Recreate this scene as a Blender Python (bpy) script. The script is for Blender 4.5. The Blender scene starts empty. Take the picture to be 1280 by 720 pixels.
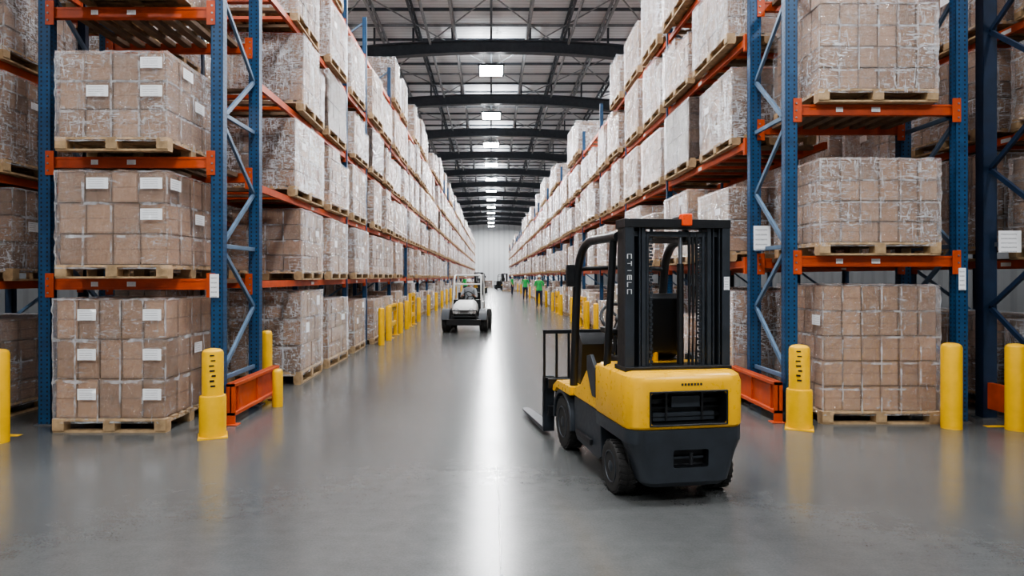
import bpy, bmesh, math, random
from mathutils import Vector, Matrix, noise
random.seed(7)
S = bpy.context.scene
S.view_settings.view_transform = 'AgX'
try: S.view_settings.look = 'AgX - Medium High Contrast'
except Exception: pass
COL = S.collection

# ------------------------------------------------------------------ materials
class NT:
    def __init__(s, name):
        m = bpy.data.materials.new(name); m.use_nodes = True
        s.m = m; s.t = m.node_tree; s.n = s.t.nodes; s.l = s.t.links
        s.b = s.n['Principled BSDF']; s.out = s.n['Material Output']
    def add(s, typ, **kw):
        nd = s.n.new(typ)
        for k, v in kw.items(): setattr(nd, k, v)
        return nd
    def set(s, sock, v):
        if isinstance(v, bpy.types.NodeSocket): s.l.new(v, sock)
        else: sock.default_value = v
    def math(s, op, a, b=0.0, c=None, clamp=False):
        nd = s.add('ShaderNodeMath', operation=op); nd.use_clamp = clamp
        s.set(nd.inputs[0], a); s.set(nd.inputs[1], b)
        if c is not None: s.set(nd.inputs[2], c)
        return nd.outputs[0]
    def coord(s, which='Object'): return s.add('ShaderNodeTexCoord').outputs[which]
    def mapping(s, vec, scale=(1,1,1), loc=(0,0,0), rot=(0,0,0)):
        nd = s.add('ShaderNodeMapping'); s.l.new(vec, nd.inputs[0])
        s.set(nd.inputs['Scale'], scale); s.set(nd.inputs['Location'], loc); s.set(nd.inputs['Rotation'], rot)
        return nd.outputs[0]
    def noise(s, vec, scale=5, detail=3, rough=.5, dist=0):
        nd = s.add('ShaderNodeTexNoise'); s.l.new(vec, nd.inputs['Vector'])
        s.set(nd.inputs['Scale'], scale); s.set(nd.inputs['Detail'], detail)
        s.set(nd.inputs['Roughness'], rough); s.set(nd.inputs['Distortion'], dist)
        return nd.outputs[0]
    def ramp(s, fac, stops):
        nd = s.add('ShaderNodeValToRGB'); s.l.new(fac, nd.inputs[0])
        e = nd.color_ramp.elements
        while len(e) < len(stops): e.new(.5)
        for i, (p, c) in enumerate(stops):
            e[i].position = p; e[i].color = c if len(c) == 4 else (*c, 1)
        return nd.outputs[0]
    def mix(s, fac, a, b, mode='MIX'):
        nd = s.add('ShaderNodeMix'); nd.data_type = 'RGBA'; nd.blend_type = mode
        s.set(nd.inputs[0], fac); s.set(nd.inputs[6], a); s.set(nd.inputs[7], b)
        return nd.outputs[2]
    def bump(s, h, strength=.3, dist=.01):
        nd = s.add('ShaderNodeBump'); s.l.new(h, nd.inputs['Height'])
        s.set(nd.inputs['Strength'], strength); s.set(nd.inputs['Distance'], dist)
        s.l.new(nd.outputs[0], s.b.inputs['Normal']); return nd.outputs[0]
    def sep(s, vec):
        nd = s.add('ShaderNodeSeparateXYZ'); s.l.new(vec, nd.inputs[0]); return nd.outputs

def paint(name, col, rough=.4, var=.15, metallic=0, scale=6, bump=0.0):
    t = NT(name); co = t.coord()
    n = t.noise(co, scale, 4, .6)
    d = tuple(c*(1-var) for c in col[:3])+(1,); l = tuple(min(1, c*(1+var)) for c in col[:3])+(1,)
    t.l.new(t.ramp(n, [(.3, d), (.7, l)]), t.b.inputs['Base Color'])
    n2 = t.noise(co, scale*4, 3)
    t.l.new(t.math('MULTIPLY_ADD', n2, .2, rough-.1), t.b.inputs['Roughness'])
    t.b.inputs['Metallic'].default_value = metallic
    if bump: t.bump(n2, bump, .004)
    return t.m

M = {}
M['yellow'] = paint('yellow_paint', (.78, .42, .018), .30, .06)
M['bollard'] = paint('bollard_yellow', (.80, .45, .012), .38, .08)
M['dark'] = paint('charcoal_metal', (.028, .034, .042), .42, .2)
M['black'] = paint('black_plastic', (.011, .012, .014), .40, .2)
M['rubber'] = paint('tyre_rubber', (.022, .021, .02), .8, .25, bump=.4, scale=20)
M['steel'] = paint('steel', (.28, .29, .31), .35, .2, metallic=.8)
M['orange'] = paint('rack_orange', (.46, .066, .014), .45, .20)
M['blue_dk'] = paint('rack_dark_blue', (.008, .022, .052), .5, .2)
M['brace'] = paint('galvanised_brace', (.10, .16, .24), .45, .2)
M['wood'] = paint('pallet_wood', (.38, .26, .145), .75, .32, scale=9, bump=.4)
M['woodd'] = paint('deck_wood', (.16, .10, .06), .8, .25, scale=9)
M['white'] = paint('white_paint', (.72, .73, .72), .35, .05)
M['red'] = paint('red_lens', (.95, .10, .02), .3, .03)
M['green'] = paint('hi_vis_green', (.04, .42, .10), .7, .1)
M['navy'] = paint('navy_cloth', (.02, .025, .05), .85, .1)
M['shirt'] = paint('grey_shirt', (.30, .32, .34), .85, .1)
M['skin'] = paint('skin', (.5, .28, .2), .55, .05)
M['girder'] = paint('girder_grey', (.085, .10, .118), .55, .15)
M['joist'] = paint('joist_grey', (.30, .32, .34), .55, .15)

t = NT('rack_blue'); co = t.coord(); x, y, z = t.sep(co)
fz = t.math('FRACT', t.math('MULTIPLY', z, 1/.05))
dz = t.math('ABSOLUTE', t.math('SUBTRACT', fz, .5))
uv = t.sep(t.coord('UV'))
du = t.math('ABSOLUTE', t.math('SUBTRACT', t.math('ABSOLUTE', t.math('SUBTRACT', uv[0], .5)), .24))
hole = t.math('MULTIPLY', t.math('LESS_THAN', dz, .22), t.math('LESS_THAN', du, .07))
n = t.noise(co, 8, 4, .6)
base = t.ramp(n, [(.3, (.008, .045, .110)), (.7, (.012, .074, .175))])
t.l.new(t.mix(hole, base, (.004, .006, .012, 1)), t.b.inputs['Base Color'])
t.b.inputs['Roughness'].default_value = .42
M['blue'] = t.m

t = NT('cardboard'); uv = t.coord('UV'); co = t.coord()
at = t.add('ShaderNodeAttribute'); at.attribute_name = 'tint'
n = t.noise(co, 14, 4, .6)
base = t.ramp(n, [(.3, (.205, .128, .083)), (.7, (.275, .176, .116))])
base = t.mix(1.0, base, at.outputs['Color'], 'MULTIPLY')
u, v, _ = t.sep(uv)
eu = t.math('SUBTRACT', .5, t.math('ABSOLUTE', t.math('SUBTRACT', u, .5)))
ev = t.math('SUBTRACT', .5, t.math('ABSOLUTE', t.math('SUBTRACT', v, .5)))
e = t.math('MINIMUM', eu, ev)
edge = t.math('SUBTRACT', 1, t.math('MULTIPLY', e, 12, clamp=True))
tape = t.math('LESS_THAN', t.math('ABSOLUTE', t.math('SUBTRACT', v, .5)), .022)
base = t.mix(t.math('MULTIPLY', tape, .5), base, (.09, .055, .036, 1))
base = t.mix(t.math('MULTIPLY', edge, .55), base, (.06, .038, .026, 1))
t.l.new(base, t.b.inputs['Base Color']); t.b.inputs['Roughness'].default_value = .7
M['card'] = t.m

t = NT('shipping_label'); uv = t.coord('UV'); u, v, _ = t.sep(uv)
ln = t.math('LESS_THAN', t.math('FRACT', t.math('MULTIPLY', v, 5)), .3)
ins = t.math('MULTIPLY', t.math('GREATER_THAN', u, .1), t.math('LESS_THAN', u, .8))
nn = t.math('GREATER_THAN', t.noise(t.mapping(uv, (30, 6, 1)), 3, 2), .48)
f = t.math('MULTIPLY', t.math('MULTIPLY', ln, ins), t.math('MULTIPLY', nn, .7))
t.l.new(t.mix(f, (.85, .86, .87, 1), (.1, .1, .12, 1)), t.b.inputs['Base Color'])
M['label'] = t.m

def film(name, lo, hi, seam_glint, tintc=(.88, .92, .97, 1), thr=(.50, .60), sheen=1.0):
    t = NT(name); co = t.coord()
    rnd = t.add('ShaderNodeObjectInfo').outputs['Random']
    off = t.add('ShaderNodeCombineXYZ')
    for i in range(3): t.l.new(t.math('MULTIPLY', rnd, 37.0+i*11), off.inputs[i])
    va = t.add('ShaderNodeVectorMath', operation='ADD'); t.l.new(co, va.inputs[0]); t.l.new(off.outputs[0], va.inputs[1])
    P = va.outputs[0]
    n1 = t.noise(t.mapping(P, (1, 1, 4.0), rot=(.45, .35, 0)), 7.5, 6, .68, 1.8)
    n2 = t.noise(t.mapping(P, (4.0, 4.0, .8), rot=(.1, -.3, 0)), 6.5, 5, .64, 1.4)
    s1 = t.ramp(n1, [(thr[0], (0, 0, 0)), (thr[1], (1, 1, 1))])
    s2 = t.ramp(n2, [(thr[0]+.03, (0, 0, 0)), (thr[1]+.03, (1, 1, 1))])
    m = t.math('MAXIMUM', s1, s2)
    big = t.ramp(t.noise(P, 1.8, 2), [(.38, (.2, .2, .2)), (.60, (1, 1, 1))])
    m = t.math('MULTIPLY', m, big)
    u, v, _ = t.sep(t.coord('UV'))
    fu = t.math('ABSOLUTE', t.math('SUBTRACT', t.math('FRACT', t.math('ADD', u, .5)), .5))
    fv = t.math('ABSOLUTE', t.math('SUBTRACT', t.math('FRACT', t.math('ADD', v, .5)), .5))
    e = t.math('MINIMUM', fu, fv)
    n3 = t.noise(P, 9, 3)
    n4 = t.ramp(t.noise(P, 5, 3), [(.40, (0, 0, 0)), (.55, (1, 1, 1))])
    sm = t.math('MULTIPLY', t.math('LESS_THAN', e, t.math('MULTIPLY', n3, .075)), t.math('MULTIPLY', n4, seam_glint))  # whitish glints painted where the film stretches over box seams
    m = t.math('MULTIPLY_ADD', m, hi-lo, lo)
    m = t.math('MAXIMUM', m, t.math('MULTIPLY', sm, n3))
    t.b.inputs['Base Color'].default_value = tintc
    t.b.inputs['Roughness'].default_value = .22
    t.b.inputs['Specular IOR Level'].default_value = .9
    hb = t.math('ADD', n1, t.math('MULTIPLY', n2, .7))
    bn = t.bump(hb, 1.0, .06)
    tr = t.add('ShaderNodeBsdfTransparent'); gl = t.add('ShaderNodeBsdfGlossy'); gl.inputs['Roughness'].default_value = .17
    t.l.new(bn, gl.inputs['Normal'])
    m1 = t.add('ShaderNodeMixShader'); t.l.new(m, m1.inputs[0]); t.l.new(tr.outputs[0], m1.inputs[1]); t.l.new(t.b.outputs[0], m1.inputs[2])
    fr = t.add('ShaderNodeFresnel'); fr.inputs[0].default_value = 1.5; t.l.new(bn, fr.inputs['Normal'])
    g = t.math('MULTIPLY', fr.outputs[0], 1.0*sheen, clamp=True)
    cc = t.add('ShaderNodeCombineXYZ')
    for i in range(3): t.l.new(g, cc.inputs[i])
    t.l.new(cc.outputs[0], gl.inputs['Color'])
    ad = t.add('ShaderNodeAddShader'); t.l.new(m1.outputs[0], ad.inputs[0]); t.l.new(gl.outputs[0], ad.inputs[1]); t.l.new(ad.outputs[0], t.out.inputs[0])
    return t.m
M['film_l'] = film('stretch_film_light', .02, .52, .95, thr=(.55, .64))
M['film_m'] = film('stretch_film_medium', .04, .74, 1.0, thr=(.515, .60))
M['film_h'] = film('stretch_film_heavy', .08, .92, 1.0, thr=(.49, .57))
M['film_b'] = film('stretch_film_black', .50, .85, .6, (.07, .072, .08, 1))

t = NT('polished_concrete'); co = t.coord(); x, y, z = t.sep(co)
n1 = t.noise(co, .35, 4, .5, 0); n2 = t.noise(co, 7, 5, .6); n3 = t.noise(co, 70, 3, .6)
f = t.math('ADD', t.math('MULTIPLY', n1, .5), t.math('ADD', t.math('MULTIPLY', n2, .22), t.math('MULTIPLY', n3, .28)))
c = t.ramp(f, [(.36, (.062, .065, .065)), (.64, (.112, .115, .113))])
jx = t.math('LESS_THAN', t.math('ABSOLUTE', t.math('SUBTRACT', x, .055)), .007)
c = t.mix(jx, c, (.012, .012, .012, 1))
scr = t.noise(t.mapping(co, (.12, 1.4, 1), rot=(0, 0, .03)), 9, 5, .7, .3)
c = t.mix(t.math('MULTIPLY', scr, .25), c, (.15, .152, .15, 1))
t.l.new(c, t.b.inputs['Base Color'])
t.l.new(t.math('ADD', t.math('MULTIPLY_ADD', n2, .10, .105), t.math('MULTIPLY', scr, .11)), t.b.inputs['Roughness'])
t.b.inputs['Specular IOR Level'].default_value = .75
t.bump(n3, .04, .002)
M['floor'] = t.m

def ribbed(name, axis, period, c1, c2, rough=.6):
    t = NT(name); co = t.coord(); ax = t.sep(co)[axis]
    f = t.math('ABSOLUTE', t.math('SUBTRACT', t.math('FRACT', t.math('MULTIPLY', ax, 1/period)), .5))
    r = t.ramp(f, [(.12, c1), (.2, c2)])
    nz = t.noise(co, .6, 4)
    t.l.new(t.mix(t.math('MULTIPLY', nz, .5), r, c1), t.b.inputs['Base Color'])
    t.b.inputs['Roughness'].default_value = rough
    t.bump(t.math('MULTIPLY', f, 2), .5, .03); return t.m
M['deck'] = ribbed('roof_deck', 1, .3, (.60, .62, .64, 1), (.78, .80, .82, 1))
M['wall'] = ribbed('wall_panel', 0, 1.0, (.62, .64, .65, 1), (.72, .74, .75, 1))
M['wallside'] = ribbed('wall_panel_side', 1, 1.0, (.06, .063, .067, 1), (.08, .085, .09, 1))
def emit(name, st):
    t = NT(name); t.b.inputs['Base Color'].default_value = (1, 1, 1, 1)
    t.b.inputs['Emission Color'].default_value = (.975, .985, 1, 1); t.b.inputs['Emission Strength'].default_value = st
    return t.m
M['emit'] = emit('lamp_emitter', 170); M['emit_up'] = emit('added_ceiling_glow', 75)

# ------------------------------------------------------------------ mesh builder
class MB:
    def __init__(s): s.V = []; s.F = []; s.Mi = []; s.UV = []; s.T = []; s.mats = []
    def mi(s, k):
        if k not in s.mats: s.mats.append(k)
        return s.mats.index(k)
    def face(s, pts, mat, uv=None, tint=1.0):
        b = len(s.V); s.V += [tuple(p) for p in pts]; n = len(pts)
        s.F.append(list(range(b, b+n))); s.Mi.append(s.mi(mat))
        s.UV.append(uv or ([(0, 0), (1, 0), (1, 1), (0, 1)] if n == 4 else [(0, 0)]*n)); s.T.append(tint)
    def box(s, c, d, mat, tint=1.0, R=None):
        c = Vector(c); h = Vector(d)/2; b = len(s.V)
        cs = []
        for sz in (-1, 1):
            for sy in (-1, 1):
                for sx in (-1, 1):
                    p = Vector((sx*h.x, sy*h.y, sz*h.z))
                    if R is not None: p = R @ p
                    cs.append(tuple(c+p))
        s.V += cs
        for f in ((0,1,5,4), (1,3,7,5), (3,2,6,7), (2,0,4,6), (4,5,7,6), (2,3,1,0)):
            s.F.append([b+i for i in f]); s.Mi.append(s.mi(mat)); s.UV.append([(0,0),(1,0),(1,1),(0,1)]); s.T.append(tint)
    def b2(s, x0, x1, y0, y1, z0, z1, mat, tint=1.0):
        s.box(((x0+x1)/2, (y0+y1)/2, (z0+z1)/2), (abs(x1-x0), abs(y1-y0), abs(z1-z0)), mat, tint)
    def beam(s, a, b, w, h, mat):
        a = Vector(a); b = Vector(b); d = b-a
        q = d.to_track_quat('Y', 'Z').to_matrix()
        s.box((a+b)/2, (w, d.length, h), mat, 1, q)
    def loft(s, rings, mat, cap=True, closed=True):
        b = len(s.V); n = len(rings[0])
        for r in rings: s.V += [tuple(p) for p in r]
        for i in range(len(rings)-1):
            for j in range(n if closed else n-1):
                k = (j+1) % n
                s.F.append([b+i*n+j, b+i*n+k, b+(i+1)*n+k, b+(i+1)*n+j]); s.Mi.append(s.mi(mat))
                s.UV.append([(0,0),(1,0),(1,1),(0,1)]); s.T.append(1)
        if cap:
            s.F.append([b+j for j in range(n)][::-1]); s.Mi.append(s.mi(mat)); s.UV.append([(0,0)]*n); s.T.append(1)
            s.F.append([b+(len(rings)-1)*n+j for j in range(n)]); s.Mi.append(s.mi(mat)); s.UV.append([(0,0)]*n); s.T.append(1)
    def cyl(s, a, b, r, mat, n=14, r2=None):
        a = Vector(a); b = Vector(b); q = (b-a).to_track_quat('Z', 'Y').to_matrix(); r2 = r if r2 is None else r2
        R = [[p + q @ Vector((rr*math.cos(2*math.pi*i/n), rr*math.sin(2*math.pi*i/n), 0)) for i in range(n)] for p, rr in ((a, r), (b, r2))]
        s.loft(R, mat)
    def lathe(s, prof, origin, axis, mat, n=28):
        o = Vector(origin); q = Vector(axis).to_track_quat('Z', 'Y').to_matrix()
        R = [[o + q @ Vector((r*math.cos(2*math.pi*i/n), r*math.sin(2*math.pi*i/n), tt)) for i in range(n)] for r, tt in prof]
        s.loft(R, mat, cap=True)
    def prism(s, prof, x0, x1, mat):
        s.loft([[(x0, y, z) for y, z in prof], [(x1, y, z) for y, z in prof]], mat)
    def tube(s, pts, r, mat, n=10):
        P = [Vector(p) for p in pts]; rings = []
        for i, p in enumerate(P):
            d = (P[min(i+1, len(P)-1)]-P[max(i-1, 0)]).normalized()
            q = d.to_track_quat('Z', 'Y').to_matrix()
            rings.append([p + q @ Vector((r*math.cos(2*math.pi*k/n), r*math.sin(2*math.pi*k/n), 0)) for k in range(n)])
        s.loft(rings, mat)
    def mesh(s, name):
        me = bpy.data.meshes.new(name); me.from_pydata(s.V, [], s.F)
        for k in s.mats: me.materials.append(M[k])
        me.polygons.foreach_set('material_index', s.Mi)
        uvl = me.uv_layers.new(name='UVMap'); flat = [c for f in s.UV for p in f for c in p]
        uvl.data.foreach_set('uv', flat)
        ca = me.color_attributes.new('tint', 'FLOAT_COLOR', 'CORNER'); cl = []
        for f, tt in zip(s.F, s.T): cl += [tt, tt, tt, 1]*len(f)
        ca.data.foreach_set('color', cl)
        me.update(); return me
    def obj(s, name, parent=None, loc=(0, 0, 0), bevel=0, smooth=False, rotz=0, fix=False):
        me = s.mesh(name)
        if fix:
            bm = bmesh.new(); bm.from_mesh(me); bmesh.ops.recalc_face_normals(bm, faces=bm.faces); bm.to_mesh(me); bm.free()
        return link(name, me, parent, loc, bevel, smooth, rotz)
def link(name, me, parent=None, loc=(0, 0, 0), bevel=0, smooth=False, rotz=0):
    o = bpy.data.objects.new(name, me); COL.objects.link(o); o.location = loc; o.rotation_euler[2] = rotz
    if parent: o.parent = parent
    if smooth or bevel:
        me.polygons.foreach_set('use_smooth', [True]*len(me.polygons))
    if bevel:
        m = o.modifiers.new('bevel', 'BEVEL'); m.width = bevel; m.segments = 2; m.limit_method = 'ANGLE'; m.angle_limit = .6; m.harden_normals = True
    elif smooth:
        me.set_sharp_from_angle(angle=.7)
    return o
def empty(name, loc=(0, 0, 0), rotz=0):
    o = bpy.data.objects.new(name, None); COL.objects.link(o); o.location = loc; o.rotation_euler[2] = rotz; o.empty_display_size = .2; return o
def clone(root, loc, rotz):
    n = bpy.data.objects.new(root.name.split('.')[0], None); COL.objects.link(n); n.location = loc; n.rotation_euler[2] = rotz
    for c in root.children:
        d = c.copy(); COL.objects.link(d); d.parent = n
    return n
def rrect(x0, x1, y0, y1, r, z, n=5, front=0.0):
    pts = []
    for cx, cy, a0, rr in ((x1, y0, -90, r), (x1, y1, 0, front), (x0, y1, 90, front), (x0, y0, 180, r)):
        rr = max(rr, .002)
        ccx = cx-rr if cx == x1 else cx+rr; ccy = cy-rr if cy == y1 else cy+rr
        for i in range(n+1):
            a = math.radians(a0+90*i/n); pts.append((ccx+rr*math.cos(a), ccy+rr*math.sin(a), z))
    return pts

# ------------------------------------------------------------------ room shell
XW, Y0, Y1, HC = 20.0, -14.0, 124.0, 12.3
m = MB(); m.b2(-XW, XW, Y0, Y1, -.3, 0, 'floor'); m.obj('floor')
m = MB(); m.b2(-XW, XW, Y0, Y1, HC, HC+.2, 'deck'); m.obj('ceiling')
m = MB(); m.b2(-XW-.2, XW+.2, Y1, Y1+.3, 0, HC, 'wall'); m.obj('wall_back')
m = MB(); m.b2(-XW-.2, XW+.2, Y0-.3, Y0, 0, HC, 'wall'); m.obj('wall_front')
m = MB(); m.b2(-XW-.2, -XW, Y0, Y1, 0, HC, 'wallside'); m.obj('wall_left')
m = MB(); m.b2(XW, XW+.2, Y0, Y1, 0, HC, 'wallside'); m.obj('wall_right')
m = MB()
m.b2(-7, -4.9, 6.62, 6.70, 0, .002, 'bollard'); m.b2(5.45, 7, 7.02, 7.10, 0, .002, 'bollard')
m.obj('floor_marking_lines')

# ceiling structure
m = MB(); k = -5
while 27.4+8.1*k < Y1:
    y = 27.4+8.1*k; k += 1
    N = 48; top = []; bot = []
    for i in range(N+1):
        xx = -XW+2*XW*i/N
        px = abs(((xx-.3+6.66) % 13.33)-6.66)/6.66
        bot.append((xx, 11.22-.45*px**2.2)); top.append((xx, 11.75-.35*px**2.2))
    def strip(z0l, z1l, w, mat):
        ra = []
        for (xx, za), (_, zb) in zip(z0l, z1l): ra.append([(xx, y-w/2, za), (xx, y+w/2, za), (xx, y+w/2, zb), (xx, y-w/2, zb)])
        m.loft(ra, mat)
    strip(bot, [(a, b+.05) for a, b in bot], .34, 'girder')
    strip(bot, top, .05, 'girder')
    strip([(a, b-.05) for a, b in top], top, .34, 'girder')
    for i in range(0, N+1, 2): m.box((bot[i][0], y, (top[i][1]+HC)/2), (.08, .08, HC-top[i][1]), 'girder')
m.obj('ceiling_girders')
m = MB(); x = -18.6; jx_ = 0
while x < 19:
    mt = 'girder' if jx_ % 2 == 0 else 'joist'; jx_ += 1
    m.b2(x-.045, x+.045, Y0, Y1, 12.18, 12.25, mt); m.b2(x-.045, x+.045, Y0, Y1, 11.76, 11.83, mt)
    if abs(x) < 11:
        yy = Y0; s = 0
        while yy < 100:
            a, b = (11.82, 12.2) if s % 2 == 0 else (12.2, 11.82)
            m.beam((x, yy, a), (x, yy+.68, b), .03, .03, mt); yy += .68; s += 1
    x += 1.55
yy = Y0+.5; q_ = 0
while yy < Y1:
    m.b2(-XW, XW, yy-.04, yy+.04, 12.20, HC, 'joist' if q_ % 2 else 'girder'); yy += 1.62; q_ += 1
for xx in (-2.6, 3.3): m.cyl((xx, Y0, 11.62), (xx, Y1, 11.62), .06, 'joist', 8)  # sprinkler pipes, kept in the joist mesh
for i in range(11):
    yb0 = 19.3+8.1*i
    for xx in (-4.65, 0, 4.65): m.beam((xx-2.3, yb0, 11.95), (xx+2.3, yb0+8.1, 11.95), .04, .04, 'joist'); m.beam((xx+2.3, yb0, 11.93), (xx-2.3, yb0+8.1, 11.93), .04, .04, 'joist')
m.obj('ceiling_joists_pipes')

# lights: high bay fixtures with down emitter and glow strips added to brighten ceiling
m = MB()
m.b2(-.55, .55, -.75, .75, 0, .08, 'dark'); m.b2(-.2, .2, -.4, .4, .08, .2, 'dark')
for sx in (-.5, .5):
    for sy in (-.7, .7): m.beam((sx, sy, .08), (sx*.5, sy*.5, 1.3), .012, .012, 'steel')
for sx in (-1, 1): m.b2(sx*.55, sx*.58, -.78, .78, -.03, .08, 'dark')
m.face([(-.5, .72, -.01), (.5, .72, -.01), (.5, -.72, -.01), (-.5, -.72, -.01)], 'emit')
for s in (-1, 1):
    m.face([(s*.38-.12, -.7, .085), (s*.38+.12, -.7, .085), (s*.38+.12, .7, .085), (s*.38-.12, .7, .085)], 'emit_up')
lm = m.mesh('high_bay_light')
for k in range(-4, 12): link('high_bay_light', lm, loc=(0.0, 28.9+8.1*k-(.7 if k < 0 else 0), 10.95))
for xx in (-8.6, 8.8):  # unseen side rows, added to light side aisles and the end wall
    for k in range(-4, 12): link('high_bay_light', lm, loc=(xx, 28.9+8.1*k, 10.95))

# ------------------------------------------------------------------ pallet loads
def add_pallet(m, w, d):
    H = .144; nb = 7; bw = .11
    for i in range(nb):
        yy = -d/2+bw/2+(d-bw)*i/(nb-1); m.box((0, yy, H-.011), (w, bw, .022), 'wood')
    for i in range(3):
        xx = -w/2+.06+(w-.12)*i/2
        m.box((xx, 0, H-.033), (.12, d, .022), 'wood')
        for j in range(3):
            yy = -d/2+.06+(d-.12)*j/2
            m.box((xx, yy, .061), (.12, .12, .078), 'wood')
    for j in range(3):
        yy = -d/2+.06+(d-.12)*j/2; m.box((0, yy, .011), (w, .10, .022), 'wood')

def load_mesh(name, w, d, h, nx, ny, nz, seed, filmk, labels=(), steps=None, gn=22):
    rr = random.Random(seed); m = MB(); add_pallet(m, w, d)
    iw, idp = w-.05, d-.05; bw, bd, bh = iw/nx, idp/ny, h/nz; z0 = .148
    for k in range(nz):
        sx_, sy_ = rr.uniform(-.012, .012), rr.uniform(-.012, .012)
        for i in range(nx):
            for j in range(ny):
                if 0 < i < nx-1 and 0 < j < ny-1 and k < nz-1: continue
                if steps and k == nz-1 and i >= steps: continue
                tt = rr.uniform(.74, 1.18); g = .011
                c = (-iw/2+bw*(i+.5)+rr.uniform(-.003, .003)+sx_*.5, -idp/2+bd*(j+.5)+rr.uniform(-.010, .008)+sy_*.5, z0+bh*(k+.5))
                R = Matrix.Rotation(rr.uniform(-.02, .02), 3, 'Z')
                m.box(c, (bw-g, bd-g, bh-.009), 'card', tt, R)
    for (i, k, side) in labels:
        lw, lh = min(.235, bw*.85), min(.12, bh*.42)
        cz = z0+bh*(k+.62)
        if side == 'f':
            cx = -iw/2+bw*(i+.5); yy = -idp/2-.032
            m.face([(cx-lw/2, yy, cz-lh/2), (cx+lw/2, yy, cz-lh/2), (cx+lw/2, yy, cz+lh/2), (cx-lw/2, yy, cz+lh/2)], 'label')
        else:
            cy = -idp/2+bd*(i+.5); xx = iw/2+.032 if side == 'r' else -iw/2-.032
            P = [(xx, cy-lw/2, cz-lh/2), (xx, cy+lw/2, cz-lh/2), (xx, cy+lw/2, cz+lh/2), (xx, cy-lw/2, cz+lh/2)]
            m.face(P if side == 'r' else P[::-1], 'label')
    zb = .10; zt = z0+h+.008; hx, hy = iw/2+.020, idp/2+.020
    def D(p):
        q = Vector(p); v = noise.noise_vector(q*7+Vector((seed*3.1, 0, 0)))
        v2 = noise.noise_vector(q*19+Vector((seed*1.7, 5, 0)))
        lx, ly = abs(p[0]) > hx-.001, abs(p[1]) > hy-.001
        o = Vector((0, 0, 0)); a = abs(v.x)*.014+abs(v2.x)*.012
        if lx: o.x = math.copysign(a, p[0])
        if ly: o.y = math.copysign(a, p[1])
        o.z = v.z*.006+(a if p[2] > zt-.001 else 0)
        return tuple(q+o)
    def grid(P, nu, nv, su, sv):
        b = len(m.V)
        for a in range(nv+1):
            for c in range(nu+1): m.V.append(D(P(c/nu, a/nv)))
        for a in range(nv):
            for c in range(nu):
                q = b+a*(nu+1)+c
                m.F.append([q, q+1, q+nu+2, q+nu+1]); m.Mi.append(m.mi(filmk)); m.T.append(1)
                m.UV.append([((c+i)/nu*su, (a+j)/nv*sv) for i, j in ((0, 0), (1, 0), (1, 1), (0, 1))])
    HZ = zt-zb
    if steps:
        xs = -iw/2+bw*steps+.014; zs = z0+h-bh+.008
        grid(lambda u, v: (-hx+(xs+hx)*u, -hy, zb+HZ*v), gn, gn, steps, nz)
        grid(lambda u, v: (xs+(hx-xs)*u, -hy, zb+(zs-zb)*v), gn//2, gn, nx-steps, nz-1)
        grid(lambda u, v: (hx, -hy+2*hy*u, zb+(zs-zb)*v), gn, gn, ny, nz-1)
        grid(lambda u, v: (-hx, hy-2*hy*u, zb+HZ*v), gn, gn, ny, nz)
        grid(lambda u, v: (xs, -hy+2*hy*u, zs+(zt-zs)*v), gn, 4, ny, 1)
    else:
        grid(lambda u, v: (-hx+2*hx*u, -hy, zb+HZ*v), gn, gn, nx, nz)
        grid(lambda u, v: (hx, -hy+2*hy*u, zb+HZ*v), gn, gn, ny, nz)
        grid(lambda u, v: (-hx, hy-2*hy*u, zb+HZ*v), gn, gn, ny, nz)
        grid(lambda u, v: (-hx+2*hx*u, -hy+2*hy*v, zt), 12, 12, nx, ny)
    return m.mesh(name)

NL = 'palletized_cardboard_boxes'
link(NL, load_mesh('boxes_a', 1.20, 1.20, 1.26, 5, 4, 3, 1, 'film_l', [(1,0,'f'),(4,0,'f'),(1,1,'f'),(4,1,'f'),(1,2,'f'),(4,2,'f'),(2,1,'r')], gn=40), loc=(-4.04, 7.36, 0))
link(NL, load_mesh('boxes_b', 1.20, 1.20, .99, 4, 4, 3, 2, 'film_l', [(1,2,'f'),(3,2,'f'),(3,1,'f'),(0,2,'r'),(2,1,'r')], gn=40), loc=(-4.04, 7.40, 1.632))
link(NL, load_mesh('boxes_c', 1.20, 1.20, .90, 4, 4, 3, 3, 'film_m', [(3,2,'f'),(1,1,'f'),(3,1,'f'),(1,2,'r'),(2,1,'r')], gn=40), loc=(-4.04, 7.40, 2.992))
link(NL, load_mesh('boxes_d', 1.20, 1.20, .90, 4, 4, 3, 4, 'film_l'), loc=(-4.04, 7.40, 4.662))
link(NL, load_mesh('boxes_e', 1.32, 1.15, 1.40, 6, 5, 5, 5, 'film_l', [(0, 3, 'l')], gn=40), loc=(4.36, 7.72, 0))
link(NL, load_mesh('boxes_f', 1.36, 1.15, .93, 6, 5, 4, 6, 'film_m', gn=40), loc=(4.36, 7.74, 1.892))
link(NL, load_mesh('boxes_g', 1.34, 1.15, 1.20, 6, 5, 5, 7, 'film_m', steps=5, gn=40), loc=(4.34, 7.74, 3.612))

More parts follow.
